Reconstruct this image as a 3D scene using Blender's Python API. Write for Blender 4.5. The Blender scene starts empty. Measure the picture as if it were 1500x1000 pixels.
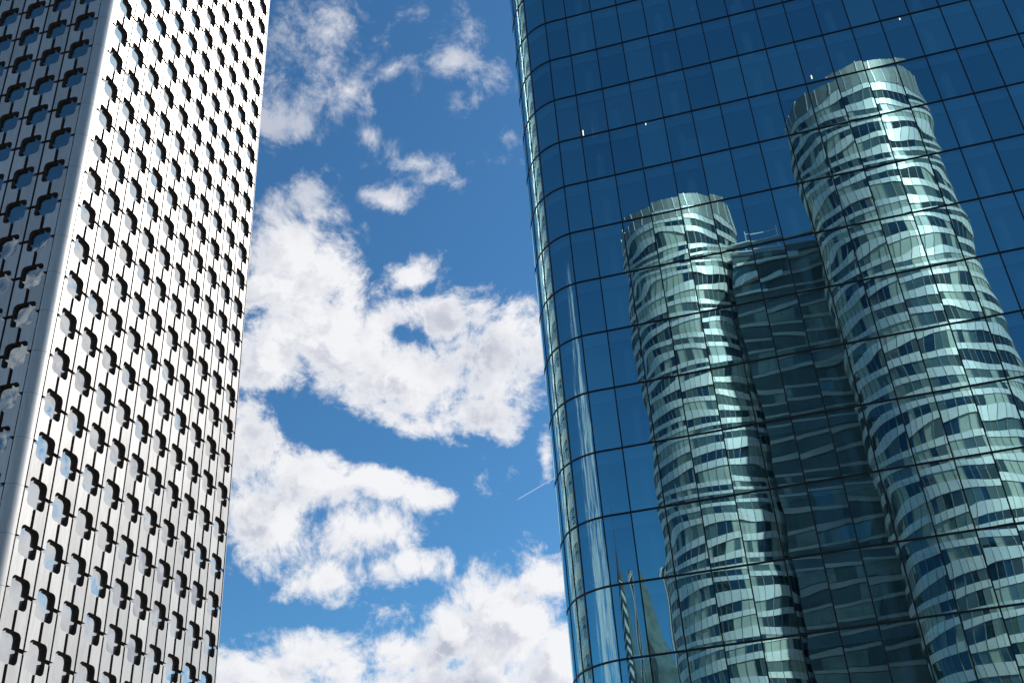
import bpy, math, random
from mathutils import Vector, Matrix
R = math.radians
random.seed(7)
scene = bpy.context.scene
col = scene.collection

# ---------------------------------------------------------------- camera
EYE = Vector((0.0, 0.0, 1.7))
PITCH, ROLL = 0.5579, -0.0757
fw = Vector((0, math.cos(PITCH), math.sin(PITCH)))
rt0 = Vector((1, 0, 0)); up0 = rt0.cross(fw)
rt = rt0 * math.cos(ROLL) + up0 * math.sin(ROLL)
up = -rt0 * math.sin(ROLL) + up0 * math.cos(ROLL)
cd = bpy.data.cameras.new('camera')
cam = bpy.data.objects.new('camera', cd); col.objects.link(cam)
m = Matrix((rt, up, -fw)).transposed().to_4x4(); m.translation = EYE
cam.matrix_world = m
cd.sensor_width = 36.0; cd.lens = 36.0 * 1586.5 / 1500.0
cd.clip_start = 0.5; cd.clip_end = 20000
scene.camera = cam

# ---------------------------------------------------------------- sun, exposure
SUN_AZ, SUN_EL = R(58.0), R(44.0)
sdir = Vector((math.sin(SUN_AZ) * math.cos(SUN_EL), math.cos(SUN_AZ) * math.cos(SUN_EL), math.sin(SUN_EL)))
sl = bpy.data.lights.new('sun', 'SUN'); sl.energy = 5.0; sl.angle = R(0.53); sl.color = (1.0, 0.955, 0.88)
so = bpy.data.objects.new('sun', sl); col.objects.link(so)
so.rotation_euler = sdir.to_track_quat('Z', 'Y').to_euler()
scene.view_settings.view_transform = 'Standard'
scene.view_settings.look = 'None'
scene.view_settings.exposure = 0.0
scene.view_settings.gamma = 1.0
scene.view_settings.use_curve_mapping = False
scene.cycles.use_denoising = True
scene.cycles.max_bounces = 10
scene.cycles.glossy_bounces = 5
scene.cycles.diffuse_bounces = 3
scene.cycles.transparent_max_bounces = 12
scene.cycles.sample_clamp_indirect = 6.0
scene.cycles.caustics_reflective = False
scene.cycles.caustics_refractive = False

# ---------------------------------------------------------------- node helper
class NT:
    def __init__(s, tree): s.t = tree
    def n(s, typ, **kw):
        nd = s.t.nodes.new(typ)
        for k, v in kw.items(): setattr(nd, k, v)
        return nd
    def put(s, sock, v):
        if isinstance(v, bpy.types.NodeSocket): s.t.links.new(v, sock)
        elif v is not None:
            sock.default_value = v
    def math(s, op, a, b=None, c=None, clamp=False):
        nd = s.n('ShaderNodeMath', operation=op); nd.use_clamp = clamp
        s.put(nd.inputs[0], a); s.put(nd.inputs[1], b); s.put(nd.inputs[2], c)
        return nd.outputs[0]
    def vmath(s, op, a, b=None, out=0):
        nd = s.n('ShaderNodeVectorMath', operation=op)
        s.put(nd.inputs[0], a); s.put(nd.inputs[1], b)
        return nd.outputs[out]
    def dot(s, a, b): return s.vmath('DOT_PRODUCT', a, b, 1)
    def sstep(s, x, a, b, lo=0.0, hi=1.0):
        nd = s.n('ShaderNodeMapRange'); nd.interpolation_type = 'SMOOTHSTEP'
        s.put(nd.inputs[0], x)
        for i, v in enumerate((a, b, lo, hi)): s.put(nd.inputs[1 + i], v)
        return nd.outputs[0]
    def noise(s, vec, scale, detail=4.0, rough=0.5, dist=0.0, out=0):
        nd = s.n('ShaderNodeTexNoise'); s.put(nd.inputs['Vector'], vec)
        nd.inputs['Scale'].default_value = scale; nd.inputs['Detail'].default_value = detail
        nd.inputs['Roughness'].default_value = rough; nd.inputs['Distortion'].default_value = dist
        return nd.outputs[out]
    def mixc(s, f, a, b):
        nd = s.n('ShaderNodeMix', data_type='RGBA'); s.put(nd.inputs[0], f)
        s.put(nd.inputs[6], a); s.put(nd.inputs[7], b)
        return nd.outputs[2]

# ---------------------------------------------------------------- sky with clouds
# each row: cloud centre, axes and weight in the sky plane (x/y, z/y) looking north
CLOUDS = [
 (15.99,4.54,-1.195,6.73,-15.97,19.722,0.65),
 (22.36,0.58,4.136,-1.7,-15.94,16.696,0.6),
 (21.08,3.65,1.893,3.59,-26.25,26.376,0.85),
 (34.65,1.83,7.895,-4.47,-44.35,40.187,0.6),
 (42.17,2.23,9.609,-1.39,-12.81,13.987,0.35),
 (35.37,-11.87,18.532,-8.98,-12.04,10.879,0.65),
 (32.53,-14.58,18.614,-37.04,-42.65,34.078,0.6),
 (14.13,7.24,-4.221,19.55,-22.29,26.571,0.6),
 (19.27,1.73,-0.84,4.26,-30.36,32.563,1.15),
 (41.06,8.4,-8.279,5.76,-14.29,15.869,0.6),
 (42.32,-1.02,4.423,-1.74,-16,17.669,0.45),
 (20.68,7.44,-5.187,28.32,-44.61,50.568,0.85),
 (72.18,-13.93,25.52,-8.26,-17.53,16.375,0.7),
 (57.03,-2.94,3.452,-4.81,-45.7,46.458,0.55),
 (27.83,5.99,-5.136,26.01,-67.32,67.355,0.4),
 (29.99,-0.54,3.424,-11.37,-114.18,100.302,0.4),
 (34.96,5.75,-3.219,31.97,-128.81,114.357,0.25),
 (101.3,-4.15,7.87,-10.24,-103.96,88.526,0.4),
 (32.24,-0.08,4.493,-5.16,-53.01,43.628,0.95),
 (26.85,-2.85,8.397,-11.18,-34.64,27.14,0.7),
 (30.85,0.8,5.705,-4.68,-48.52,38.783,0.5),
 (39.37,12.79,-0.354,8.28,-21.94,20.623,0.4),
 (11.47,0.49,2.429,-1.11,-11.97,8.393,1.3),
 (9.7,-3.79,4.236,-8.18,-12.94,6.763,1.5),
 (19.12,1.04,4.408,-1.27,-14.31,8.678,1.4),
 (11.17,-1.58,2.09,-4.73,-18.92,10.511,1.5),
 (18.77,-1.05,1.005,-1.31,-14.82,8.988,1.4),
 (24.92,0.36,4.141,-1.89,-20.56,14.128,1.1),
 (26.81,1.52,1.854,0.62,-43.48,31.623,0.9),
 (18.58,-5.78,5.164,-18,-37.2,23.132,1),
 (20.08,-6.32,7.034,-15.14,-28.85,16.997,1.1),
 (15.15,-0.01,2.152,-1.72,-19.7,11.36,1.3),
 (21.82,6.28,-1.489,11.16,-34.79,19.402,1),
 (117.43,-1.07,15.106,-7.63,-90.11,45.731,0.5),
 (22.41,5.96,-2.317,11.78,-36.77,20.455,1),
 (64.46,-25.47,14.261,-36.45,-72.17,36.551,0.7),
 (20.73,-5.74,8.512,-8.3,-17.36,6.856,1.2),
 (15.09,-3.22,4.84,-8.67,-23.32,9.284,1.4),
 (18.3,-1.49,3.293,-7.82,-43.92,19.496,1.2),
 (27.99,-0.63,3,-4.09,-49.79,22.035,1.2),
 (18.31,0.97,4.172,-1.59,-19.58,8.161,1.4),
 (16.42,0.21,2.684,-2.24,-27.79,11.287,1.3),
 (31.4,-0.44,3.787,-4.76,-60.11,22.301,1),
 (31.75,11.77,2.04,9.31,-30.78,13.374,0.8),
 (63.3,2.49,13.065,-5.76,-73.59,25.549,0.6),
 (24.77,6.22,1.156,11.66,-58.21,23.703,0.8),
 (17.58,1.05,4.195,-2.61,-34.77,9.265,1.3),
 (14.38,0.37,2.659,-2.31,-30.63,8.353,1.4),
 (15.77,2.59,1.192,2.7,-26.99,8.111,1.4),
 (38.82,-0.03,5.515,-4.21,-54.76,17.019,0.8),
 (21.59,6.87,-0.427,8.83,-30.78,10.14,1.4),
 (18.78,5.31,-1.441,5.26,-18.43,5.936,1.5),
 (24.74,-2.01,0.33,-2.42,-30.95,10.746,1.4),
 (22.75,-2,0.059,-1.73,-22.88,6.309,1.5),
 (6.18,-0.17,0.612,-2.03,-27.28,6.85,1.5),
 (102.32,-8.3,1.365,-3.4,-40.49,19.666,0.9),
 (65.45,6.45,-1.917,15.86,-145.77,68.589,0.45),
 (49.97,4.25,-2.546,12.39,-118.71,45.716,0.45),
 (90.34,-4.36,5.953,-6.09,-73.5,33.9,0.4),
 (81.66,16.65,-16.562,22.9,-61.25,56.096,0.35),
 (49.91,4.97,-1.384,16.08,-133.02,93.214,0.35),
]
HOLES = [[(35.208, -12.924, 12.212), (-53.872, -94.299, 54.445), 0.5], [(12.622, -3.177, 3.746), (-20.469, -50.808, 22.893), 1.2], [(33.743, -1.159, 9.769), (-20.516, -99.798, 52.531), 0.55], [(24.069, 0.769, 0.707), (0.835, -65.714, 31.086), 0.6], [(12.768, -0.506, 2.723), (-16.038, -108.478, 32.887), 0.5]]

def cloud_group():
    g = bpy.data.node_groups.new('cloud_density', 'ShaderNodeTree')
    g.interface.new_socket('Direction', in_out='INPUT', socket_type='NodeSocketVector')
    g.interface.new_socket('Density', in_out='OUTPUT', socket_type='NodeSocketFloat')
    h = NT(g)
    gi = h.n('NodeGroupInput'); go = h.n('NodeGroupOutput')
    D = gi.outputs[0]
    sx = h.n('ShaderNodeSeparateXYZ'); h.put(sx.inputs[0], D)
    y = h.math('MAXIMUM', sx.outputs[1], 0.05)
    U = h.math('DIVIDE', sx.outputs[0], y); V = h.math('DIVIDE', sx.outputs[2], y)
    cb = h.n('ShaderNodeCombineXYZ'); h.put(cb.inputs[0], U); h.put(cb.inputs[1], V); cb.inputs[2].default_value = 1.0
    P = cb.outputs[0]
    # noise over the direction sphere, slightly warped
    wv = h.noise(D, 9.0, 2.0, 0.5, out=1)
    wp = h.vmath('SCALE', h.vmath('SUBTRACT', wv, (0.5, 0.5, 0.5))); wp.node.inputs[3].default_value = 0.06
    Dw = h.vmath('ADD', D, wp)
    n1 = h.noise(Dw, 13.0, 12.0, 0.62)
    n2 = h.noise(Dw, 42.0, 8.0, 0.68)
    nz = h.math('ADD', h.math('MULTIPLY', h.math('SUBTRACT', n1, 0.5), 3.0), h.math('MULTIPLY', h.math('SUBTRACT', n2, 0.5), 1.9))
    acc = None
    for (a, b, c, d, e, f, s) in CLOUDS:
        q1 = h.dot(P, (a, b, c)); q2 = h.dot(P, (d, e, f))
        r2 = h.math('MULTIPLY_ADD', q1, q1, h.math('MULTIPLY', q2, q2))
        r = h.math('SQRT', r2)
        v = h.math('MULTIPLY_ADD', r, -s * 0.8, s * 1.0)
        acc = v if acc is None else h.math('SMOOTH_MAX', acc, v, 0.12)
    # the blue gap inside the big cloud
    north = h.sstep(sx.outputs[1], 0.55, 0.72)
    acc = h.math('MULTIPLY_ADD', acc, 1.0, -0.02)
    inwin = h.math('MULTIPLY', north, h.sstep(h.math('ABSOLUTE', h.math('ADD', U, 0.05)), 0.62, 0.5))
    for a_, b_, dep in HOLES:
        q1 = h.dot(P, a_); q2 = h.dot(P, b_)
        hole = h.sstep(h.math('SQRT', h.math('MULTIPLY_ADD', q1, q1, h.math('MULTIPLY', q2, q2))), 1.8, 0.2, 0.0, dep)
        acc = h.math('SUBTRACT', acc, hole)
    vis = h.math('MAXIMUM', acc, -1.2)
    # looser banks elsewhere: by the sun and low in the south-west
    def bank(az, el, width, w):
        c = (math.sin(R(az)) * math.cos(R(el)), math.cos(R(az)) * math.cos(R(el)), math.sin(R(el)))
        dd = h.dot(D, c)
        return h.sstep(dd, math.cos(R(width)), math.cos(R(width * 0.45)), -1.2, w)
    other = h.math('MAXIMUM', bank(47, 28, 40, 0.75), bank(236, 14, 29, 0.28))
    other = h.math('MAXIMUM', other, bank(330, 20, 40, 0.2))
    other = h.math('MAXIMUM', other, bank(100, 18, 24, 0.2))
    f = h.n('ShaderNodeMix', data_type='FLOAT'); h.put(f.inputs[0], inwin); h.put(f.inputs[2], other); h.put(f.inputs[3], vis)
    dens = h.math('ADD', h.math('MULTIPLY', f.outputs[0], 0.85), nz)
    h.put(go.inputs[0], dens)
    return g

w = bpy.data.worlds.new('World'); scene.world = w; w.use_nodes = True
w.node_tree.nodes.clear(); h = NT(w.node_tree)
out = h.n('ShaderNodeOutputWorld')
sky = h.n('ShaderNodeTexSky'); sky.sky_type = 'NISHITA'; sky.sun_disc = False
sky.sun_elevation = SUN_EL; sky.sun_rotation = SUN_AZ
sky.air_density = 1.0; sky.dust_density = 0.35; sky.ozone_density = 1.6; sky.altitude = 50
bg = h.n('ShaderNodeBackground'); tn = h.vmath('MULTIPLY', sky.outputs[0], (0.70, 1.17, 1.31)); gm_ = h.n('ShaderNodeGamma'); h.put(gm_.inputs[0], h.vmath('SCALE', tn)); gm_.inputs[0].links[0].from_node.inputs[3].default_value = 0.1; gm_.inputs[1].default_value = 1.20; h.put(bg.inputs[0], gm_.outputs[0]); bg.inputs[1].default_value = 1.0
tc = h.n('ShaderNodeTexCoord'); D = tc.outputs['Generated']
cg = cloud_group()
g1 = h.n('ShaderNodeGroup'); g1.node_tree = cg; h.put(g1.inputs[0], D)
off = h.vmath('ADD', D, tuple((sdir - Vector((0, .85, .53)) * sdir.dot(Vector((0, .85, .53)))).normalized() * 0.022))
g2 = h.n('ShaderNodeGroup'); g2.node_tree = cg; h.put(g2.inputs[0], off)
d1, d2 = g1.outputs[0], g2.outputs[0]
sx = h.n('ShaderNodeSeparateXYZ'); h.put(sx.inputs[0], D)
alpha = h.sstep(d1, -0.12, h.sstep(sx.outputs[2], 0.58, 0.68, 0.68, 1.2))
alpha = h.math('MULTIPLY', alpha, h.sstep(sx.outputs[2], 0.0, 0.06))
lit = h.sstep(h.math('SUBTRACT', d1, d2), -0.45, 0.35)
thick = h.sstep(d1, 0.3, 1.05)
big = h.sstep(h.noise(D, 7.0, 5.0, 0.55), 0.44, 0.60)
shade = h.math('MULTIPLY', thick, h.math('ADD', h.math('MULTIPLY', 0.75, h.math('SUBTRACT', 1.0, lit)), h.math('MULTIPLY', big, 0.85)), clamp=True)
ccol = h.mixc(shade, (0.93, 0.93, 0.95, 1), (0.50, 0.53, 0.63, 1))
# one thin contrail
P0 = Vector((-0.0086, 0.4373)); P1 = Vector((0.0343, 0.4599)); dv = (P1 - P0); L = dv.length; dv.normalize(); nv = Vector((-dv.y, dv.x))
yy = h.math('MAXIMUM', sx.outputs[1], 0.05)
U = h.math('DIVIDE', sx.outputs[0], yy); V = h.math('DIVIDE', sx.outputs[2], yy)
cb = h.n('ShaderNodeCombineXYZ'); h.put(cb.inputs[0], U); h.put(cb.inputs[1], V); cb.inputs[2].default_value = 1
al = h.dot(cb.outputs[0], (dv.x, dv.y, -dv.dot(P0))); ac = h.dot(cb.outputs[0], (nv.x, nv.y, -nv.dot(P0)))
trail = h.math('MULTIPLY', h.sstep(h.math('ABSOLUTE', ac), 0.0008, 0.0001), h.math('MULTIPLY', h.sstep(al, 0.0, 0.006), h.sstep(al, 0.16, 0.09)))
trail = h.math('MULTIPLY', trail, h.math('MULTIPLY', 0.38, h.sstep(sx.outputs[1], 0.4, 0.5)))
fac = h.math('MAXIMUM', h.math('MULTIPLY', alpha, 0.97), trail)
bc = h.n('ShaderNodeBackground'); h.put(bc.inputs[0], ccol); bc.inputs[1].default_value = 1.0
mx = h.n('ShaderNodeMixShader'); h.put(mx.inputs[0], fac); h.put(mx.inputs[1], bg.outputs[0]); h.put(mx.inputs[2], bc.outputs[0])
h.put(out.inputs[0], mx.outputs[0])

# ---------------------------------------------------------------- materials
def mat(name):
    mm = bpy.data.materials.new(name); mm.use_nodes = True
    mm.node_tree.nodes.clear(); h = NT(mm.node_tree)
    o = h.n('ShaderNodeOutputMaterial'); return mm, h, o
def principled(name, color, rough=0.5, metal=0.0, spec=0.5, var=0.0, vscale=1.0, stretch=(1, 1, 1), rvar=0.0, emit=0.0):
    mm, h, o = mat(name)
    p = h.n('ShaderNodeBsdfPrincipled')
    p.inputs['Roughness'].default_value = rough; p.inputs['Metallic'].default_value = metal
    p.inputs['Specular IOR Level'].default_value = spec
    c = (*color, 1)
    if var or rvar:
        tc = h.n('ShaderNodeTexCoord'); mp = h.n('ShaderNodeMapping'); mp.inputs['Scale'].default_value = stretch
        h.put(mp.inputs[0], tc.outputs['Object'])
        nz = h.noise(mp.outputs[0], vscale, 6.0, 0.6)
        k = h.sstep(nz, 0.25, 0.75, 1 - var, 1 + var)
        cc = h.vmath('SCALE', color); h.put(cc.node.inputs[3], k)
        h.put(p.inputs['Base Color'], cc)
        if rvar:
            h.put(p.inputs['Roughness'], h.sstep(nz, 0.25, 0.75, rough - rvar, rough + rvar))
    else: p.inputs['Base Color'].default_value = c
    if emit:
        p.inputs['Emission Color'].default_value = c; p.inputs['Emission Strength'].default_value = emit
    h.put(o.inputs[0], p.outputs[0]); return mm

def aluminium():
    mm, h, o = mat('brushed_aluminium')
    p = h.n('ShaderNodeBsdfPrincipled'); p.inputs['Metallic'].default_value = 0.55
    tc = h.n('ShaderNodeTexCoord'); mp = h.n('ShaderNodeMapping'); mp.inputs['Scale'].default_value = (3.0, 3.0, 0.25)
    h.put(mp.inputs[0], tc.outputs['Object'])
    n1 = h.noise(mp.outputs[0], 2.2, 7.0, 0.65); n2 = h.noise(tc.outputs['Object'], 0.25, 3.0, 0.5)
    at = h.n('ShaderNodeAttribute'); at.attribute_name = 'tone'
    k = h.math('ADD', h.math('MULTIPLY', h.math('SUBTRACT', n1, 0.5), 0.36), h.math('MULTIPLY', h.math('SUBTRACT', n2, 0.5), 0.12))
    k = h.math('ADD', h.math('ADD', k, 0.70), h.math('MULTIPLY', at.outputs['Fac'], 0.08))
    c = h.vmath('SCALE', (0.74, 0.712, 0.69)); h.put(c.node.inputs[3], k)
    h.put(p.inputs['Base Color'], c)
    h.put(p.inputs['Roughness'], h.math('ADD', h.math('MULTIPLY', n1, 0.16), 0.40))
    h.put(o.inputs[0], p.outputs[0]); return mm

def coated_glass():
    """blue-green mirror-coated curtain-wall glass one can dimly see through"""
    mm, h, o = mat('mirror_coated_glass')
    gl = h.n('ShaderNodeBsdfGlossy'); gl.inputs['Roughness'].default_value = 0.0
    at = h.n('ShaderNodeAttribute'); at.attribute_name = 'tone'
    tint = h.mixc(at.outputs['Fac'], (0.47, 0.88, 1.0, 1), (0.54, 0.95, 1.0, 1))
    h.put(gl.inputs['Color'], tint)
    tr = h.n('ShaderNodeBsdfTransparent'); tr.inputs['Color'].default_value = (0.42, 0.68, 0.92, 1)
    fr = h.n('ShaderNodeFresnel'); fr.inputs['IOR'].default_value = 1.5
    f = h.math('MULTIPLY_ADD', fr.outputs[0], 0.62, h.math('MULTIPLY_ADD', at.outputs['Fac'], 0.10, 0.44), clamp=True)
    mx = h.n('ShaderNodeMixShader'); h.put(mx.inputs[0], f); h.put(mx.inputs[1], tr.outputs[0]); h.put(mx.inputs[2], gl.outputs[0])
    h.put(o.inputs[0], mx.outputs[0]); return mm

def dark_glass(name, base, tint, refl=0.35, rough=0.02):
    mm, h, o = mat(name)
    gl = h.n('ShaderNodeBsdfGlossy'); gl.inputs['Roughness'].default_value = rough; gl.inputs['Color'].default_value = (*tint, 1)
    df = h.n('ShaderNodeBsdfDiffuse'); df.inputs['Color'].default_value = (*base, 1)
    fr = h.n('ShaderNodeFresnel'); fr.inputs['IOR'].default_value = 1.5
    f = h.math('MULTIPLY_ADD', fr.outputs[0], 0.7, refl, clamp=True)
    mx = h.n('ShaderNodeMixShader'); h.put(mx.inputs[0], f); h.put(mx.inputs[1], df.outputs[0]); h.put(mx.inputs[2], gl.outputs[0])
    h.put(o.inputs[0], mx.outputs[0]); return mm

M_ALU = aluminium()
M_REVEAL = principled('dark_bronze_reveal', (0.11, 0.08, 0.068), 0.85, 0.0, 0.1)
M_BACK = principled('bronze_backing', (0.11, 0.078, 0.066), 0.9, 0.0, 0.0, 0.2, 0.7)
M_GLASS = coated_glass()
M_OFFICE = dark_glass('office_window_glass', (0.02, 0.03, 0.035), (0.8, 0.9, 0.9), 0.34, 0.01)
M_OFFICE_LIT = dark_glass('office_glass_sunlit_face', (0.10, 0.11, 0.11), (1.0, 0.99, 0.95), 0.62, 0.01)  # same office glass, sunlit brightness painted into its colour and reflectance
M_LINE = principled('black_gasket_and_shade', (0.008, 0.012, 0.016), 0.5, 0.0, 0.3)
M_SLAB = principled('grey_slab_edge', (0.55, 0.56, 0.58), 0.8)
M_CEIL = principled('office_ceiling', (0.65, 0.65, 0.66), 0.9)
M_CORE = principled('office_partition', (0.30, 0.30, 0.32), 0.9, var=0.3, vscale=0.15)
M_COLUMN = principled('pale_column', (0.75, 0.75, 0.72), 0.8)
M_BLIND = principled('white_blind', (0.8, 0.8, 0.76), 0.8)
M_RED = principled('red_panel', (0.5, 0.08, 0.06), 0.8)
M_WHITE = principled('white_panel', (0.88, 0.82, 0.77), 0.40, 0.22, 0.6, 0.06, 0.6)
M_LOUVRE = principled('grey_louvre', (0.29, 0.28, 0.25), 0.5, 0.3, 0.5, 0.15, 1.5)
M_CONC = principled('pale_concrete', (0.55, 0.54, 0.50), 0.85, var=0.15, vscale=0.3)
M_PALE = principled('pale_blind_window', (0.46, 0.48, 0.40), 0.35, 0.0, 0.8, 0.2, 0.3)
M_MIDW = dark_glass('half_shaded_window', (0.10, 0.14, 0.125), (0.8, 0.95, 0.95), 0.10)
M_DARKW = dark_glass('dark_window', (0.012, 0.025, 0.03), (0.7, 0.9, 1.0), 0.10)
M_LINKW = principled('unlit_window', (0.11, 0.14, 0.13), 0.25, 0.0, 0.4, 0.4, 0.2)
M_LINKW2 = principled('dim_window', (0.26, 0.31, 0.28), 0.25, 0.0, 0.4, 0.4, 0.2)
M_TUBE = principled('ceiling_tube', (1.0, 0.62, 0.32), 0.5, emit=6.0)

# ---------------------------------------------------------------- mesh helpers
class MB:
    def __init__(s): s.v = []; s.f = []; s.m = []; s.t = []
    def add(s, vs, fs, m=0, tone=0.5):
        b = len(s.v); s.v += [tuple(x) for x in vs]
        for f in fs: s.f.append([b + i for i in f]); s.m.append(m); s.t.append(tone)
    def quad(s, a, b, c, d, m=0, tone=0.5): s.add([a, b, c, d], [(0, 1, 2, 3)], m, tone)
    def box(s, o, ex, ey, ez, m=0, tone=0.5):
        """o = corner, ex, ey, ez = edge vectors (right-handed)"""
        o = Vector(o); ex = Vector(ex); ey = Vector(ey); ez = Vector(ez)
        c = [o, o + ex, o + ex + ey, o + ey, o + ez, o + ex + ez, o + ex + ey + ez, o + ey + ez]
        s.add(c, [(0, 3, 2, 1), (4, 5, 6, 7), (0, 1, 5, 4), (1, 2, 6, 5), (2, 3, 7, 6), (3, 0, 4, 7)], m, tone)
    def strip(s, pts, z0, z1, m=0, closed=False, tone=0.5):
        n = len(pts); b = len(s.v)
        for p in pts: s.v.append((p[0], p[1], z0)); s.v.append((p[0], p[1], z1))
        for i in range(n if closed else n - 1):
            j = (i + 1) % n
            s.f.append([b + 2 * i, b + 2 * j, b + 2 * j + 1, b + 2 * i + 1]); s.m.append(m); s.t.append(tone)
    def cap(s, pts, z, m=0, flip=False):
        b = len(s.v); s.v += [(p[0], p[1], z) for p in pts]
        f = list(range(b, b + len(pts))); s.f.append(f[::-1] if flip else f); s.m.append(m); s.t.append(0.5)
    def build(s, name, mats, parent=None, smooth=False, loc=None, **props):
        me = bpy.data.meshes.new(name)
        vs = s.v
        if loc is not None: vs = [(x - loc[0], y - loc[1], z - loc[2]) for x, y, z in vs]
        me.from_pydata(vs, [], s.f)
        if not isinstance(mats, (list, tuple)): mats = [mats]
        for q in mats: me.materials.append(q)
        me.polygons.foreach_set('material_index', s.m)
        a = me.attributes.new('tone', 'FLOAT', 'FACE'); a.data.foreach_set('value', s.t)
        if smooth: me.polygons.foreach_set('use_smooth', [True] * len(s.f))
        me.update()
        o = bpy.data.objects.new(name, me); col.objects.link(o)
        if parent is not None: o.parent = parent
        if loc is not None:
            o.location = Vector(loc) - (parent.location if parent is not None and parent.parent is None else Vector(loc) * 0 if parent is None else Vector(parent['_abs']))
        elif parent is not None:
            o.location = -(parent.location) if parent.parent is None else -Vector(parent['_abs'])
        for k, v in props.items(): o[k] = v
        return o
def thing(name, label, cat, loc, group=None):
    o = bpy.data.objects.new(name, None); col.objects.link(o); o.location = loc
    o.empty_display_size = 2.0
    o['label'] = label; o['category'] = cat
    if group: o['group'] = group
    return o
def V3(p, z): return Vector((p[0], p[1], z))

# ---------------------------------------------------------------- ground
gm, h, o = mat('plaza_paving')
p = h.n('ShaderNodeBsdfPrincipled'); p.inputs['Roughness'].default_value = 0.85
tc = h.n('ShaderNodeTexCoord')
br = h.n('ShaderNodeTexBrick'); h.put(br.inputs['Vector'], tc.outputs['Object']); br.inputs['Scale'].default_value = 1.0
br.inputs['Color1'].default_value = (0.19, 0.185, 0.175, 1); br.inputs['Color2'].default_value = (0.23, 0.225, 0.21, 1)
br.inputs['Mortar'].default_value = (0.16, 0.155, 0.15, 1); br.inputs['Mortar Size'].default_value = 0.012
br.inputs['Brick Width'].default_value = 1.2; br.inputs['Row Height'].default_value = 0.6
h.put(p.inputs['Base Color'], br.outputs[0]); h.put(o.inputs[0], p.outputs[0])
g = MB(); g.quad((-4000, -4000, 0), (4000, -4000, 0), (4000, 4000, 0), (-4000, 4000, 0))
g.build('ground', gm, kind='structure')

# ================================================================ METAL TOWER (left)
U = 3.5
AZ = 1.3566
uu = Vector((math.cos(AZ), math.sin(AZ), 0))          # along the sunlit face, away from us
un = Vector((math.sin(AZ), -math.cos(AZ), 0))         # its outward normal
CW = 0.80 * U; CH = U
NL, ND = 10, 13                                        # window columns per face
PL = Vector((-9.4437, 19.6579, 0)) * U - uu * CW       # seam -1
PD = Vector((-9.9172, 18.7007, 0)) * U                 # first seam of the shaded face
dd = -un; dn = -uu                                     # along shaded face (leftwards) and outward normal
ZR = lambda r: (13.3257 - r) * U + 1.7                 # height of window row r
R0, R1 = -21, 12                                       # rows built, top to bottom
DEP = 0.104 * U                                         # recess depth
A, B_, RAD, HS, VS, SEAM = 0.272 * U, 0.300 * U, 0.106 * U, 0.042 * U, 0.043 * U, 0.026 * U
tower = thing('metal_clad_tower', 'white aluminium clad office tower with rounded square windows in cross slotted panels, at the left', 'office tower', (PL.x, PL.y, 0))

def half_plate():
    """right half-plate between window (0,0) and the one above; x from slot to seam, z about 0..CH"""
    pts = []
    q = CW / 2 - SEAM
    n = 7
    quad = [(q, HS), (A, HS)]
    quad += [(A - RAD + RAD * math.cos(t * math.pi / 2 / n), B_ - RAD + RAD * math.sin(t * math.pi / 2 / n)) for t in range(n + 1)]
    quad += [(VS, B_)]
    upper = [(x, CH - z) for x, z in reversed(quad)]
    return quad + upper
HP = half_plate()
def face_cladding(origin, e, nrm, ncol, name, label):
    """origin at seam 0; e = unit direction away from corner; nrm = outward normal"""
    b = MB()
    flip = e.cross(Vector((0, 0, 1))).dot(nrm) < 0
    for r in range(R0, R1):
        zc = ZR(r + 1)                     # plates between rows r+1 (below) and r (above)
        for c in range(ncol):
            for sgn in (1, -1):
                cx = (c + 0.5) * CW
                jt = random.uniform(-0.004, 0.004)
                front = [origin + e * (cx + sgn * x) + nrm * jt + Vector((0, 0, zc + z)) for x, z in HP]
                back = [q - nrm * (DEP + jt) for q in front]
                n = len(front); fl = flip ^ (sgn < 0)
                tone = random.uniform(-1, 1)
                idx = list(range(n))
                b.add(front, [idx if not fl else idx[::-1]], 0, tone)
                sides = []
                for i in range(n):
                    j = (i + 1) % n
                    sides.append((i, i + n, j + n, j) if not fl else (j, j + n, i + n, i))
                b.add(front + back, sides, 1, tone)
    o = b.build(name, [M_ALU, M_REVEAL], tower); o['label'] = label
    # backing wall behind the plates
    k = MB(); z0, z1 = 0.0, ZR(R0) + CH * 0.5
    a0 = origin - nrm * (DEP + 0.02); a1 = a0 + e * (ncol * CW)
    if flip: k.quad(V3(a1, z0), V3(a0, z0), V3(a0, z1), V3(a1, z1))
    else: k.quad(V3(a0, z0), V3(a1, z0), V3(a1, z1), V3(a0, z1))
    k.build('backing_wall', M_BACK, tower)
face_cladding(PL, uu, un, NL, 'cladding', 'sunlit brushed aluminium cladding')
face_cladding(PD, dd, dn, ND, 'cladding', 'shaded blue grey aluminium cladding')

# rounded corner post between the two faces
def corner(cen, rad, a0, a1, name, parent):
    b = MB(); n = 20
    for r in range(R0, R1 + 2):
        zt, zb = ZR(r) - 0.012, ZR(r + 1) + 0.012
        pts = [(cen.x + rad * math.cos(a0 + (a1 - a0) * i / n), cen.y + rad * math.sin(a0 + (a1 - a0) * i / n)) for i in range(n + 1)]
        b.strip(pts, max(zb, 0), zt, 0)
    o = b.build(name, [M_ALU], parent, smooth=True)
    k = MB(); rr = rad - 0.03
    pts = [(cen.x + rr * math.cos(a0 + (a1 - a0) * i / n), cen.y + rr * math.sin(a0 + (a1 - a0) * i / n)) for i in range(n + 1)]
    k.strip(pts, 0, ZR(R0), 0); k.build('corner_backing', [M_REVEAL], parent)
rad = 0.247 * U
cen = PL - un * rad - uu * 0.03
angL = math.atan2(un.y, un.x); angD = math.atan2(dn.y, dn.x)
if angD > angL: angD -= 2 * math.pi
corner(cen, rad, angD, angL, 'corner_post', tower)
PR = PL + uu * (NL * CW)
cenR = PR - un * 0.35 + uu * 0.08
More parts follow.
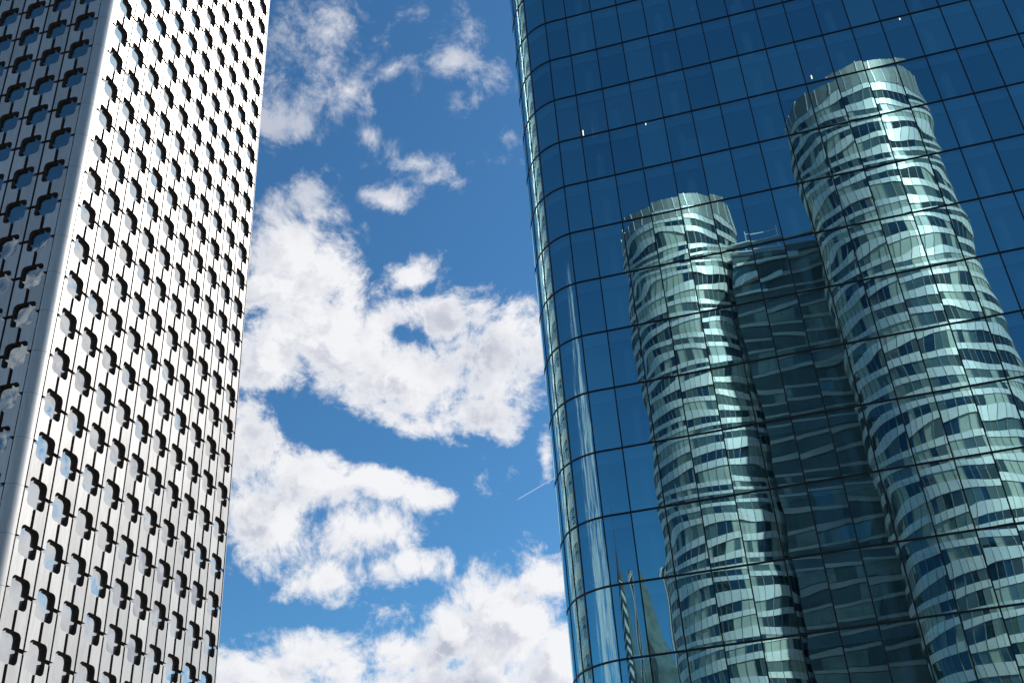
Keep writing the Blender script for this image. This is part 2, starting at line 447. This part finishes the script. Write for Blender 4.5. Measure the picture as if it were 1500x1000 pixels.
corner(cenR, 0.35, angL, angL + math.pi / 2, 'corner_post', tower)
# body of the tower behind the faces
b = MB(); z1 = ZR(R0) + CH
i1 = PL - un * (DEP + 0.3) + uu * 0.2; i2 = PR - un * (DEP + 0.3)
wd = ND * CW
i3 = i2 + dd * wd; i4 = PD - dn * (DEP + 0.3) + dd * wd
i0 = PD - dn * (DEP + 0.3) + dd * 0.2
loop = [i0, i1, i2, i3, i4]
b.strip([(p.x, p.y) for p in loop], 0, z1, 0, closed=True); b.cap([(p.x, p.y) for p in loop], z1, 0)
b.build('wall', M_LOUVRE, tower)
b = MB()
b.box(V3(PD + dd * wd, z1 - CH * 0.5), un * (wd + 0.3), uu * (NL * CW + 1.2), (0, 0, 1.2))
b.build('roof_parapet', M_ALU, tower)

# windows: pane pillowed by a few millimetres inside a thin dark frame
def project(p):
    q = p - EYE; z = q.dot(fw)
    if z <= 1: return None
    return 750 + 1586.5 * q.dot(rt) / z, 500 - 1586.5 * q.dot(up) / z
def window_geom(c, e, nrm, pane, frame, seed):
    rnd = random.Random(seed)
    a, bz = A + 0.10, B_ + 0.10
    flip = e.cross(Vector((0, 0, 1))).dot(nrm) < 0
    N = 8; amp = rnd.uniform(-0.010, 0.014); tx, tz = rnd.uniform(-.006, .006), rnd.uniform(-.006, .006)
    ph = rnd.uniform(0, 6); ph2 = rnd.uniform(0, 6)
    base = len(pane.v)
    vs = []
    for i in range(N + 1):
        for j in range(N + 1):
            x, z = -1 + 2 * i / N, -1 + 2 * j / N
            dsp = amp * (1 - x * x) * (1 - z * z) + tx * x + tz * z + 0.003 * math.sin(2.6 * x + ph) * math.sin(2.1 * z + ph2)
            vs.append(c + e * (x * a) + Vector((0, 0, z * bz)) + nrm * dsp)
    fs = []
    for i in range(N):
        for j in range(N):
            q = (i * (N + 1) + j, (i + 1) * (N + 1) + j, (i + 1) * (N + 1) + j + 1, i * (N + 1) + j + 1)
            fs.append(q if not flip else q[::-1])
    pane.add(vs, fs)
    # frame: four thin bars just proud of the pane
    t = 0.07
    for (x0, x1, z0, z1) in ((-a, a, bz - t, bz), (-a, a, -bz, -bz + t), (-a, -a + t, -bz + t, bz - t), (a - t, a, -bz + t, bz - t)):
        o = c + e * x0 + Vector((0, 0, z0)) - nrm * 0.0
        if flip: frame.box(o + e * (x1 - x0), -e * (x1 - x0), -nrm * 0.0 + nrm * 0.03, Vector((0, 0, z1 - z0)))
        else: frame.box(o, e * (x1 - x0), nrm * 0.03, Vector((0, 0, z1 - z0)))
wins = []
for (org, e, nrm, nc, face) in ((PL, uu, un, NL, 0), (PD, dd, dn, ND, 1)):
    for r in range(R0 + 1, R1 + 1):
        for c in range(nc):
            cpos = org + e * ((c + 0.5) * CW) - nrm * (DEP - 0.05) + Vector((0, 0, ZR(r)))
            size = 0
            k = [project(cpos + e * x + Vector((0, 0, z))) for x, z in ((-A, -B_), (A, -B_), (A, B_), (-A, B_))]
            if all(k) and any(0 < q[0] < 1500 and 0 < q[1] < 1000 for q in k):
                size = abs(sum(k[i][0] * k[(i + 1) % 4][1] - k[(i + 1) % 4][0] * k[i][1] for i in range(4)))
            wins.append((size, face, r, c, cpos, e, nrm))
wins.sort(key=lambda t: -t[0])
rp, rf, rl = MB(), MB(), MB()
for i, (size, face, r, c, cpos, e, nrm) in enumerate(wins):
    if i < 100:
        P_, F_ = MB(), MB()
        window_geom(cpos, e, nrm, P_, F_, i)
        fo = F_.build('window', M_REVEAL, tower, loc=tuple(cpos)); fo['_abs'] = tuple(cpos)
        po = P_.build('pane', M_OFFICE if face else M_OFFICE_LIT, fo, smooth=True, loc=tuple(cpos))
        if face: fo['label'] = 'rounded square window on the shaded face'
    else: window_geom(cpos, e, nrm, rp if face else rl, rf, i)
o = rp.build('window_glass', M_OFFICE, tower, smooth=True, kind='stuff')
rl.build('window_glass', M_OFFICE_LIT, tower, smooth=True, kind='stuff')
o = rf.build('window_frames', M_REVEAL, tower, kind='stuff')

# ================================================================ GLASS TOWER (right)
G = 4.0
k_, azg, wg, gx, gy, gz = 0.0, -0.2285, 0.4805, 1.4718, 14.1301, 15.8767
def gface(s):
    q = k_ * (s - 3.5) ** 2
    return Vector((gx + s * math.cos(azg) - q * math.sin(azg), gy + s * math.sin(azg) + q * math.cos(azg)))
NOSE = [Vector(p) for p in ((2.3, 17.35), (1.3, 16.75), (0.76, 16.05), (0.50, 15.35), (0.53, 14.96), (0.617, 14.665), (0.733, 14.483), (0.885, 14.335), (1.081, 14.225))]
NCOL = 26
nodes = NOSE + [gface(c * wg) for c in range(0, NCOL + 1)]
def cr(i, t):
    p0 = nodes[max(i - 1, 0)]; p1 = nodes[i]; p2 = nodes[min(i + 1, len(nodes) - 1)]; p3 = nodes[min(i + 2, len(nodes) - 1)]
    # centripetal enough for this spacing
    d1 = (p2 - p1).length
    m1 = (p2 - p0) / max((p1 - p0).length + d1, 1e-6) * d1 if i > 0 else (p2 - p1)
    m2 = (p3 - p1) / max((p3 - p2).length + d1, 1e-6) * d1 if i + 2 < len(nodes) else (p2 - p1)
    t2, t3 = t * t, t * t * t
    return (p1 * (2 * t3 - 3 * t2 + 1) + m1 * (t3 - 2 * t2 + t) + p2 * (-2 * t3 + 3 * t2) + m2 * (t3 - t2)) * G
def crn(i, t):
    e = 1e-3; a, b_ = cr(i, max(t - e, 0)), cr(i, min(t + e, 1)); tt = (b_ - a).normalized()
    return Vector((tt.y, -tt.x))
GZ = lambda r: (gz - r) * G + 1.7
# panes span these node intervals (the mid-nose node carries no mullion)
spans = []
i = 0
while i < len(nodes) - 1:
    if i == 6: spans.append([6, 7]); i += 2
    else: spans.append([i]); i += 1
glass_tower = thing('glass_tower', 'blue mirror glass tower with rounded edge and black grid, reflecting two white towers', 'office tower', (nodes[9].x * G, nodes[9].y * G, 0))
GR0, GR1 = -6, 16
rowf = {}
rr_ = random.Random(11)
for r in range(GR0, GR1 + 1):
    rowf[r] = [(rr_.uniform(0, 6.28), rr_.uniform(0.5, 1.0)) for _ in range(4)]
def pane_mesh(span, r, mb, seed):
    rnd = random.Random(seed)
    z1, z0 = GZ(r), max(GZ(r + 1), 0)
    z1 = GZ(r)
    per = 8 if len(span) == 1 else 8
    us = [(sp, t / per) for sp in span for t in range(per)] + [(span[-1], 1.0)]
    NV = 20
    pa, pb, pc = rnd.uniform(0, 6.28), rnd.uniform(0, 6.28), rnd.uniform(0, 6.28)
    tilt = rnd.uniform(-0.0016, 0.0016); tilt2 = rnd.uniform(-0.0012, 0.0012)
    amp = rnd.uniform(0.6, 1.3)
    vs = []; nu = len(us)
    W = sum((cr(sp, 1) - cr(sp, 0)).length for sp in span)
    RF = rowf[r]
    for ui, (sp, t) in enumerate(us):
        p = cr(sp, t); n = crn(sp, t); gu = (sp + t) * 0.5; lu = ui / (nu - 1)
        for vi in range(NV + 1):
            v = vi / NV
            v = 0.5 - 0.5 * math.cos(math.pi * v) if True else v
            z = z0 + (z1 - z0) * v
            edge = -0.0026 * (math.exp(-v / 0.08) * RF[2][1] * (1 + 0.4 * math.sin(gu * 0.9 + RF[3][0])) + math.exp(-(1 - v) / 0.08) * RF[3][1] * (1 + 0.4 * math.sin(gu * 0.8 + RF[2][0])))
            wave = 0.00055 * RF[0][1] * math.sin(6.28 * v * 1.25 + RF[0][0] + 0.30 * math.sin(gu * 0.8 + RF[1][0])) \
                 + 0.0004 * amp * math.sin(6.28 * v * 2.2 + pa) + 0.0004 * amp * math.sin(6.28 * v * 0.8 + 1.8 * lu + pb)
            side = -0.00035 * (math.exp(-lu / 0.12) + math.exp(-(1 - lu) / 0.12)) + 0.0004 * math.sin(6.28 * lu * 1.1 + pc + 2 * v)
            dsp = edge + wave + side + (tilt + 0.0012 * math.sin(6.28 * v * 0.9 + RF[2][0] + 0.2 * gu)) * (lu - .5) * W + tilt2 * (v - .5) * 4
            vs.append((p.x + n.x * dsp, p.y + n.y * dsp, z))
    fs = []
    for a in range(nu - 1):
        for b_ in range(NV):
            fs.append((a * (NV + 1) + b_, (a + 1) * (NV + 1) + b_, (a + 1) * (NV + 1) + b_ + 1, a * (NV + 1) + b_ + 1))
    mb.add(vs, fs, 0, rnd.random())
cand = []
for si, sp in enumerate(spans):
    for r in range(GR0, GR1):
        mid = cr(sp[len(sp) // 2], 0.5 if len(sp) == 1 else 0.0)
        a_, b_ = cr(sp[0], 0), cr(sp[-1], 1)
        k = [project(Vector((q.x, q.y, z))) for q, z in ((a_, GZ(r)), (b_, GZ(r)), (b_, GZ(r + 1)), (a_, GZ(r + 1)))]
        size = 0
        nrm2 = crn(sp[0], 0.5)
        if all(k) and any(0 < q[0] < 1500 and 0 < q[1] < 1000 for q in k) and nrm2.dot(mid) < 0:
            size = abs(sum(k[i][0] * k[(i + 1) % 4][1] - k[(i + 1) % 4][0] * k[i][1] for i in range(4)))
        cand.append((size, si, r, sp, mid))
cand.sort(key=lambda t: -t[0])
rest = MB()
for i, (size, si, r, sp, mid) in enumerate(cand):
    if i < 100:
        b = MB(); pane_mesh(sp, r, b, i * 7 + 1); b.build('window_pane', M_GLASS, glass_tower, smooth=True, loc=(mid.x, mid.y, GZ(r + 1)))
    else: pane_mesh(sp, r, rest, i * 7 + 1)
rest.build('glazing', M_GLASS, glass_tower, smooth=True, kind='stuff')
# transoms and mullions
def curve_pts(off, step=6, lo=0, hi=None):
    pts = []
    hi = len(nodes) - 1 if hi is None else hi
    for i in range(lo, hi):
        for t in range(step):
            p = cr(i, t / step) + crn(i, t / step) * off; pts.append((p.x, p.y))
    p = cr(hi - 1, 1) + crn(hi - 1, 1) * off; pts.append((p.x, p.y))
    return pts
outer, inner = curve_pts(0.035), curve_pts(-0.06)
for r in range(GR0, GR1 + 1):
    z = GZ(r); b = MB()
    if z < 0.1: continue
    hgt = 0.052
    b.strip(outer, z - hgt, z + hgt); 
    n = len(outer)
    for zz, fl in ((z - hgt, True), (z + hgt, False)):
        base = len(b.v)
        for q in outer: b.v.append((q[0], q[1], zz))
        for q in inner: b.v.append((q[0], q[1], zz))
        for i in range(n - 1):
            f = [base + i, base + i + 1, base + n + i + 1, base + n + i]
            b.f.append(f[::-1] if fl else f); b.m.append(0); b.t.append(.5)
    b.build('transom', M_LINE, glass_tower)
mull = [sp[0] for sp in spans] + [len(nodes) - 1]
for i in mull:
    if i < len(nodes) - 1: p, n = cr(i, 0), crn(i, 0)
    else: p, n = cr(i - 1, 1), crn(i - 1, 1)
    t = Vector((-n.y, n.x)); hw = 0.036
    b = MB()
    o = p - t * hw - n * 0.06
    b.box((o.x, o.y, 0), (t.x * 2 * hw, t.y * 2 * hw, 0), (n.x * 0.088, n.y * 0.088, 0), (0, 0, GZ(GR0)))
    b.build('mullion', M_LINE, glass_tower)
# floor slabs, ceilings, columns, rear wall, dark back of the building
back = [Vector((p[0], p[1])) for p in curve_pts(0, 2)]
front_in = curve_pts(-0.28, 2)
far_in = [(p[0] , p[1]) for p in curve_pts(-0.28, 2)]
right_end = nodes[-1] * G
ax = Vector((math.cos(azg), math.sin(azg))); ay = Vector((-math.sin(azg), math.cos(azg)))
deep = right_end + ay * 13.0
backrow = [deep, Vector((nodes[0].x * G, nodes[0].y * G))]
for r in range(GR0, GR1):
    z = GZ(r); b = MB()
    poly = front_in + [(deep.x, deep.y - 0.3)]
    b.strip(poly, z - 0.72, z - 0.05, 0, closed=True); b.strip(poly, z - 0.92, z - 0.72, 2, closed=True)  # black strip paints in the shade line below each slab
    b.cap(poly, z - 0.05, 0); b.cap(poly, z - 0.92, 1, flip=True)
    b.build('floor_slab', [M_SLAB, M_CEIL, M_LINE], glass_tower)
b = MB()
core = [cr(i, 0) + crn(i, 0) * -7.5 for i in range(14, len(nodes) - 1)]
core = [(q.x, q.y) for q in core]
b.strip(core, 0, GZ(GR0), 0)
b.build('partition_wall', M_CORE, glass_tower)
b = MB()
b.strip([(right_end.x, right_end.y), (deep.x, deep.y), (nodes[0].x * G, nodes[0].y * G)], 0, GZ(GR0), 0)
b.cap([(q[0], q[1]) for q in curve_pts(0, 2)] + [(deep.x, deep.y)], GZ(GR0) - 0.06, 0)
b.build('rear_wall', M_DARKW, glass_tower)
for c in range(0, NCOL, 3):
    p, n = cr(9 + c, 0.5), crn(9 + c, 0.5)
    q = p - n * 1.25; b = MB()
    pts = [(q.x + 0.34 * math.cos(a * math.pi / 6), q.y + 0.34 * math.sin(a * math.pi / 6)) for a in range(12)]
    b.strip(pts, 0, GZ(GR0), 0, closed=True)
    b.build('column', M_COLUMN, glass_tower, smooth=True)
# what can be made out inside: blinds, boards, a red panel, lit tubes
rn = random.Random(5)
bl = []
def at_pane(c, u, r, v, depth):
    p, n = cr(9 + c, u), crn(9 + c, u); q = p - n * depth; t = Vector((-n.y, n.x))
    return Vector((q.x, q.y, GZ(r + 1) + v * G)), Vector((t.x, t.y, 0)), Vector((n.x, n.y, 0))
for (c, u, r, v, wd_, ht, mname, m_) in (
    (3, .05, 0, .02, .55, .75, 'board', M_BLIND), (3, .6, 1, .02, .95, .35, 'board', M_BLIND), (6, .15, 0, .05, .45, 1.3, 'blind', M_BLIND),
    (1, .1, 2, .02, .7, 2.2, 'blind', M_CEIL), (2, .35, 2, .02, 1.2, .5, 'board', M_BLIND), (4, .1, 0, .03, 1.1, .3, 'board', M_BLIND),
    (4, .7, 0, .5, .35, .3, 'board', M_BLIND), (3, .6, 3, .05, 1.1, 1.8, 'blind', M_CEIL), (4, .4, 2, .02, .4, .5, 'board', M_RED),
    (2, .8, 3, .05, .4, .6, 'board', M_RED), (14, .4, 2, .5, .5, .6, 'board', M_RED), (-1, .2, 0, .03, 1.0, .3, 'board', M_BLIND),
    (8, .5, 2, .3, .5, .5, 'board', M_CEIL), (5, .1, 10, .1, 1.4, 2.4, 'blind', M_CEIL)):
    q, t, n = at_pane(c if c >= 0 else 0, u, r, v, 0.5)
    b = MB(); b.box(q, t * wd_, -n * 0.05, (0, 0, ht)); b.build(mname, m_, glass_tower)
for (c, u, r, v, ln) in ((0, .0, 2, .22, .55), (2, .3, 2, .1, .5), (8, .3, 2, .3, .3), (11, .75, 1, .06, .5)):
    q, t, n = at_pane(c, u, r, v, 0.9)
    b = MB(); b.box(q, t * 0.07, -n * 0.05, (0, 0, ln)); b.build('wall_light', M_TUBE, glass_tower)

# ================================================================ TOWERS BEHIND THE CAMERA, seen in the mirror glass
def stadium(c, d, length, rad, n=28):
    c = Vector(c); d = Vector(d).normalized(); s = Vector((d.y, -d.x))
    a0 = math.atan2(s.y, s.x); pts = []
    for i in range(n + 1):
        a = a0 + math.pi * i / n; pts.append(c + Vector((math.cos(a), math.sin(a))) * rad)
    m = int(length / (math.pi * rad / n))
    e = c - d * length; L = pts[-1]
    for i in range(1, m): pts.append(L + (-d) * (length * i / m))
    for i in range(n + 1):
        a = a0 + math.pi + math.pi * i / n; pts.append(e + Vector((math.cos(a), math.sin(a))) * rad)
    Rr = pts[-1]
    for i in range(1, m): pts.append(Rr + d * (length * i / m))
    return pts
def off_poly(pts, o):
    n = len(pts); res = []
    for i in range(n):
        t = (pts[(i + 1) % n] - pts[i - 1]).normalized(); res.append(pts[i] + Vector((t.y, -t.x)) * o)
    return res
def banded_tower(name, label, c, d, length, rad, height, floor_h, seed, crown=2.6, group=None, segs=28):
    t = thing(name, label, 'office tower', (c[0], c[1], 0), group)
    rnd = random.Random(seed)
    base = stadium(c, d, length, rad, segs)
    inn = off_poly(base, -0.16)
    n = len(base)
    nf = int((height - crown * floor_h) / floor_h)
    top = nf * floor_h
    sp = MB(); wn = MB(); ml = MB()
    bh = floor_h * 0.40
    for f in range(nf + 1):
        z = f * floor_h
        sp.strip(base, z - bh / 2, z + bh / 2, 0, closed=True)
        for zz, fl in ((z - bh / 2, True), (z + bh / 2, False)):
            b0 = len(sp.v)
            for q in base: sp.v.append((q.x, q.y, zz))
            for q in inn: sp.v.append((q.x, q.y, zz))
            for i in range(n):
                j = (i + 1) % n; ff = [b0 + i, b0 + j, b0 + n + j, b0 + n + i]
                sp.f.append(ff[::-1] if fl else ff); sp.m.append(0); sp.t.append(.5)
    for f in range(nf):
        z0, z1 = f * floor_h + bh / 2, (f + 1) * floor_h - bh / 2
        state = rnd.choice((0, 1, 2))
        for i in range(n):
            j = (i + 1) % n
            if rnd.random() < 0.55: state = rnd.choices((0, 1, 2), (0.36, 0.20, 0.44))[0]
            a, b_ = inn[i], inn[j]
            wn.quad((a.x, a.y, z0), (b_.x, b_.y, z0), (b_.x, b_.y, z1), (a.x, a.y, z1), state)
            if state != 2 and rnd.random() < 0.2:    # blind half down
                zm = z0 + (z1 - z0) * rnd.uniform(.3, .7)
                k = off_poly([a, b_, b_], 0)
                wn.quad((a.x * .9995 + c[0] * .0005, a.y * .9995 + c[1] * .0005, z0), (b_.x * .9995 + c[0] * .0005, b_.y * .9995 + c[1] * .0005, z0), (b_.x, b_.y, zm), (a.x, a.y, zm), 2)
    for i in range(n):
        p = inn[i]; tt = (base[(i + 1) % n] - base[i - 1]).normalized(); nn = Vector((tt.y, -tt.x))
        o = p - tt * 0.05 - nn * 0.06
        ml.box((o.x, o.y, 0), (tt.x * .1, tt.y * .1, 0), (nn.x * .14, nn.y * .14, 0), (0, 0, top), 1)
        o = base[i] - tt * 0.035 - nn * 0.02
        for f in range(nf + 1):
            ml.box((o.x, o.y, f * floor_h - bh / 2 + .002), (tt.x * .07, tt.y * .07, 0), (nn.x * .03, nn.y * .03, 0), (0, 0, bh - .004))
    sp.build('spandrel', M_WHITE, t); wn.build('window_band', [M_PALE, M_MIDW, M_DARKW], t); ml.build('mullions', [M_LINE, M_LOUVRE], t, kind='stuff')
    fin = MB(); dn0 = Vector(d).normalized(); s0 = Vector((dn0.y, -dn0.x)); q = Vector(c) - dn0 * 9 - s0 * (rad + .45)
    fin.box((q.x - dn0.x * 6, q.y - dn0.y * 6, 0), (s0.x * 1.2, s0.y * 1.2, 0), (dn0.x * 6, dn0.y * 6, 0), (0, 0, height - 1.5)); fin.build('louvre_fin', M_LOUVRE, t)
    # louvred crown, higher on one side
    cr_ = MB(); n2 = len(base)
    dn_ = Vector(d).normalized(); side = Vector((dn_.y, -dn_.x))
    zs = [height + (q - Vector(c)).dot(side) / rad * floor_h * 0.55 for q in base]
    cb_ = off_poly(base, 0.05)
    b0 = len(cr_.v)
    for q, z in zip(cb_, zs): cr_.v.append((q.x, q.y, top + bh / 2 + 0.01)); cr_.v.append((q.x, q.y, z))
    for i in range(n2):
        j = (i + 1) % n2
        cr_.f.append([b0 + 2 * i, b0 + 2 * j, b0 + 2 * j + 1, b0 + 2 * i + 1]); cr_.m.append(0); cr_.t.append(.5)
        q = cb_[i]; tt = (cb_[j] - cb_[i - 1]).normalized(); nn = Vector((tt.y, -tt.x))
        if i % 2 == 0:
            o = q - tt * .08
            cr_.box((o.x, o.y, top + bh / 2 + 0.02), (tt.x * .16, tt.y * .16, 0), (nn.x * .12, nn.y * .12, 0), (0, 0, zs[i] - top - bh / 2), 1)
    cr_.build('crown', [M_LOUVRE, M_WHITE], t)
    rf = MB(); rf.cap([(q.x, q.y) for q in inn], top + bh / 2 - 0.02); rf.build('roof', M_CONC, t)
    return t
dA = Vector((0.259, 0.966)); dB = Vector((0.06, 0.998))
banded_tower('banded_tower', 'white banded round ended tower mirrored farther left and smaller in the glass', (-26.1, -82.35), dA, 24, 12.3, 149.5, 3.6, 3, 1.0, segs=30)
banded_tower('banded_tower', 'white banded round ended tower mirrored nearer right and taller in the glass', (17.64, -66.98), dB, 24, 13.2, 150.5, 3.8, 4, 1.0, segs=32)
# lower link block between them
t = thing('link_building', 'dark glass block between the two mirrored white banded towers', 'office building', (-5, -86, 0))
b = MB(); wn = MB(); rnd = random.Random(9)
pa, pb = Vector((-14.05, -75.5)), Vector((8.8, -80.9)); e = (pb - pa).normalized(); nn = Vector((-e.y, e.x)); Lk = (pb - pa).length
fh = 3.6; nf = 37
for f in range(nf + 1):
    o = pa - nn * 0.0; b.box((o.x, o.y, f * fh - .4), (e.x * Lk, e.y * Lk, 0), (nn.x * .2, nn.y * .2, 0), (0, 0, .8))
b.box((pa.x - nn.x * 14, pa.y - nn.y * 14, 0), (e.x * Lk, e.y * Lk, 0), (nn.x * 13.9, nn.y * 13.9, 0), (0, 0, nf * fh + .5), 1)
b.build('spandrel', [M_CONC, M_LOUVRE], t)
m_ = int(Lk / 1.5)
for f in range(nf):
    st = 2
    for i in range(m_):
        if rnd.random() < .3: st = rnd.choices((0, 1, 2), (.04, .28, .68))[0]
        a, c_ = pa + e * (Lk * i / m_) + nn * 0.05, pa + e * (Lk * (i + 1) / m_ - .08) + nn * 0.05
        wn.quad((a.x, a.y, f * fh + .55), (c_.x, c_.y, f * fh + .55), (c_.x, c_.y, f * fh + fh - .55), (a.x, a.y, f * fh + fh - .55), st)
wn.build('window_band', [M_MIDW, M_LINKW2, M_LINKW], t)
b = MB()
q0 = pa + e * (Lk * .45) + nn * 0.3; zt = nf * fh + .6
for k in range(2):
    o = q0 - e * (k * 6.5); b.box((o.x, o.y, zt), (e.x * .2, e.y * .2, 0), (nn.x * .2, nn.y * .2, 0), (0, 0, 4.2))
o = q0 - e * 6.5
b.box((o.x, o.y, zt + 3.2), (e.x * 6.5, e.y * 6.5, 0), (nn.x * .15, nn.y * .15, 0), (0, 0, .2))
b.box((o.x - e.x * 4, o.y - e.y * 4, zt), (e.x * 11, e.y * 11, 0), (nn.x * .8, nn.y * .8, 0), (0, 0, .5))
b.build('roof_cradle', M_WHITE, t)
b = MB()
for k, ln in enumerate((13, 9, 6)):
    o = pa + e * 0.5 + nn * .2
    b.box((o.x, o.y, (nf - 1 - k) * fh - .5), (e.x * ln, e.y * ln, 0), (nn.x * .6, nn.y * .6, 0), (0, 0, .9))
b.build('sunlit_floor_band', M_WHITE, t)  # white bands paint in the sunlit corner of the top floors

# ================================================================ more distant towers, low in the rounded edge of the glass
def prism(mb, c, w_, d_, z0, z1, ang, m=0, top=1.0):
    ca, sa = math.cos(ang), math.sin(ang)
    def P_(x, y, z, k): return (c[0] + (x * ca - y * sa) * k, c[1] + (x * sa + y * ca) * k, z)
    cs = [(-w_ / 2, -d_ / 2), (w_ / 2, -d_ / 2), (w_ / 2, d_ / 2), (-w_ / 2, d_ / 2)]
    vs = [P_(x, y, z0, 1) for x, y in cs] + [P_(x, y, z1, top) for x, y in cs]
    mb.add(vs, [(3, 2, 1, 0), (4, 5, 6, 7), (0, 1, 5, 4), (1, 2, 6, 5), (2, 3, 7, 6), (3, 0, 4, 7)], m)
t = thing('spire_tower', 'slim dark tower with pale bands and a pointed roof mirrored low in the rounded glass', 'tower', (-92, -172, 0))
b = MB(); prism(b, (-92, -172), 15, 13, 0, 104, 0.45); b.build('wall', M_DARKW, t)
b = MB()
for f in range(25): prism(b, (-92, -172), 15.5, 13.5, 2 + f * 4.1, 3.8 + f * 4.1, 0.45)
b.build('spandrel', M_CONC, t)
b = MB(); prism(b, (-92, -172), 13, 11, 104.2, 116, 0.45, top=0.25); prism(b, (-92, -172), 1.6, 1.6, 116, 133, 0.45, top=0.2); b.build('roof', M_REVEAL, t)
t = thing('ribbed_tower', 'pale tower with upright ribs and a rounded top mirrored low beside the banded tower', 'tower', (-84, -232, 0))
b = MB(); prism(b, (-84, -232), 9, 9, 0, 126, 0.3); prism(b, (-84, -232), 8.6, 8.6, 126, 131, 0.3, top=.6); b.build('wall', M_DARKW, t)
b = MB()
for k in range(6):
    for sg in (1, -1):
        x = (-3.75 + k * 1.5); ca, sa = math.cos(.3), math.sin(.3); y = 4.7 * sg
        prism(b, (-84 + x * ca - y * sa, -232 + x * sa + y * ca), .5, .5, 0, 127.5, .3)
b.build('rib', M_WHITE, t, kind='stuff')
t = thing('slanted_tower', 'dark sloping roofed tower mirrored low between the spire and the ribbed tower', 'tower', (-92, -212, 0))
b = MB(); c0 = Vector((-92, -212)); e = Vector((.95, .3)); f_ = Vector((.3, -.95))
q = [c0 - e * 6 - f_ * 6, c0 + e * 6 - f_ * 6, c0 + e * 6 + f_ * 6, c0 - e * 6 + f_ * 6]
zt = (124, 90, 90, 124)
b.add([(p.x, p.y, 0) for p in q] + [(p.x, p.y, z) for p, z in zip(q, zt)], [(0, 1, 2, 3), (7, 6, 5, 4), (0, 4, 5, 1), (1, 5, 6, 2), (2, 6, 7, 3), (3, 7, 4, 0)])
b.build('wall', M_LINKW, t)
b = MB()
for k in range(12):
    p = c0 - e * 6 - f_ * 6.15 + e * (k * 1.05); b.box((p.x, p.y, 0), (e.x * .25, e.y * .25, 0), (f_.x * .1, f_.y * .1, 0), (0, 0, 122 - k * 3.0))
b.build('mullions', M_LOUVRE, t, kind='stuff')

t = thing('added_dark_block', 'unseen dark block added behind the photographer to darken what the corner post mirrors', 'office building', (78, -12, 0))  # unseen block added to darken the low sky mirrored in the corner post
b = MB(); prism(b, (78, -12), 34, 26, 0, 58, 0.25); b.build('wall', M_LOUVRE, t)
b = MB()
for f in range(14): prism(b, (78, -12), 34.5, 26.5, 2.2 + f * 4.0, 4.4 + f * 4.0, 0.25)
b.build('window_band', M_DARKW, t)
b = MB(); prism(b, (78, -12), 35, 27, 58.0, 59.2, 0.25); b.build('roof_parapet', M_CONC, t)
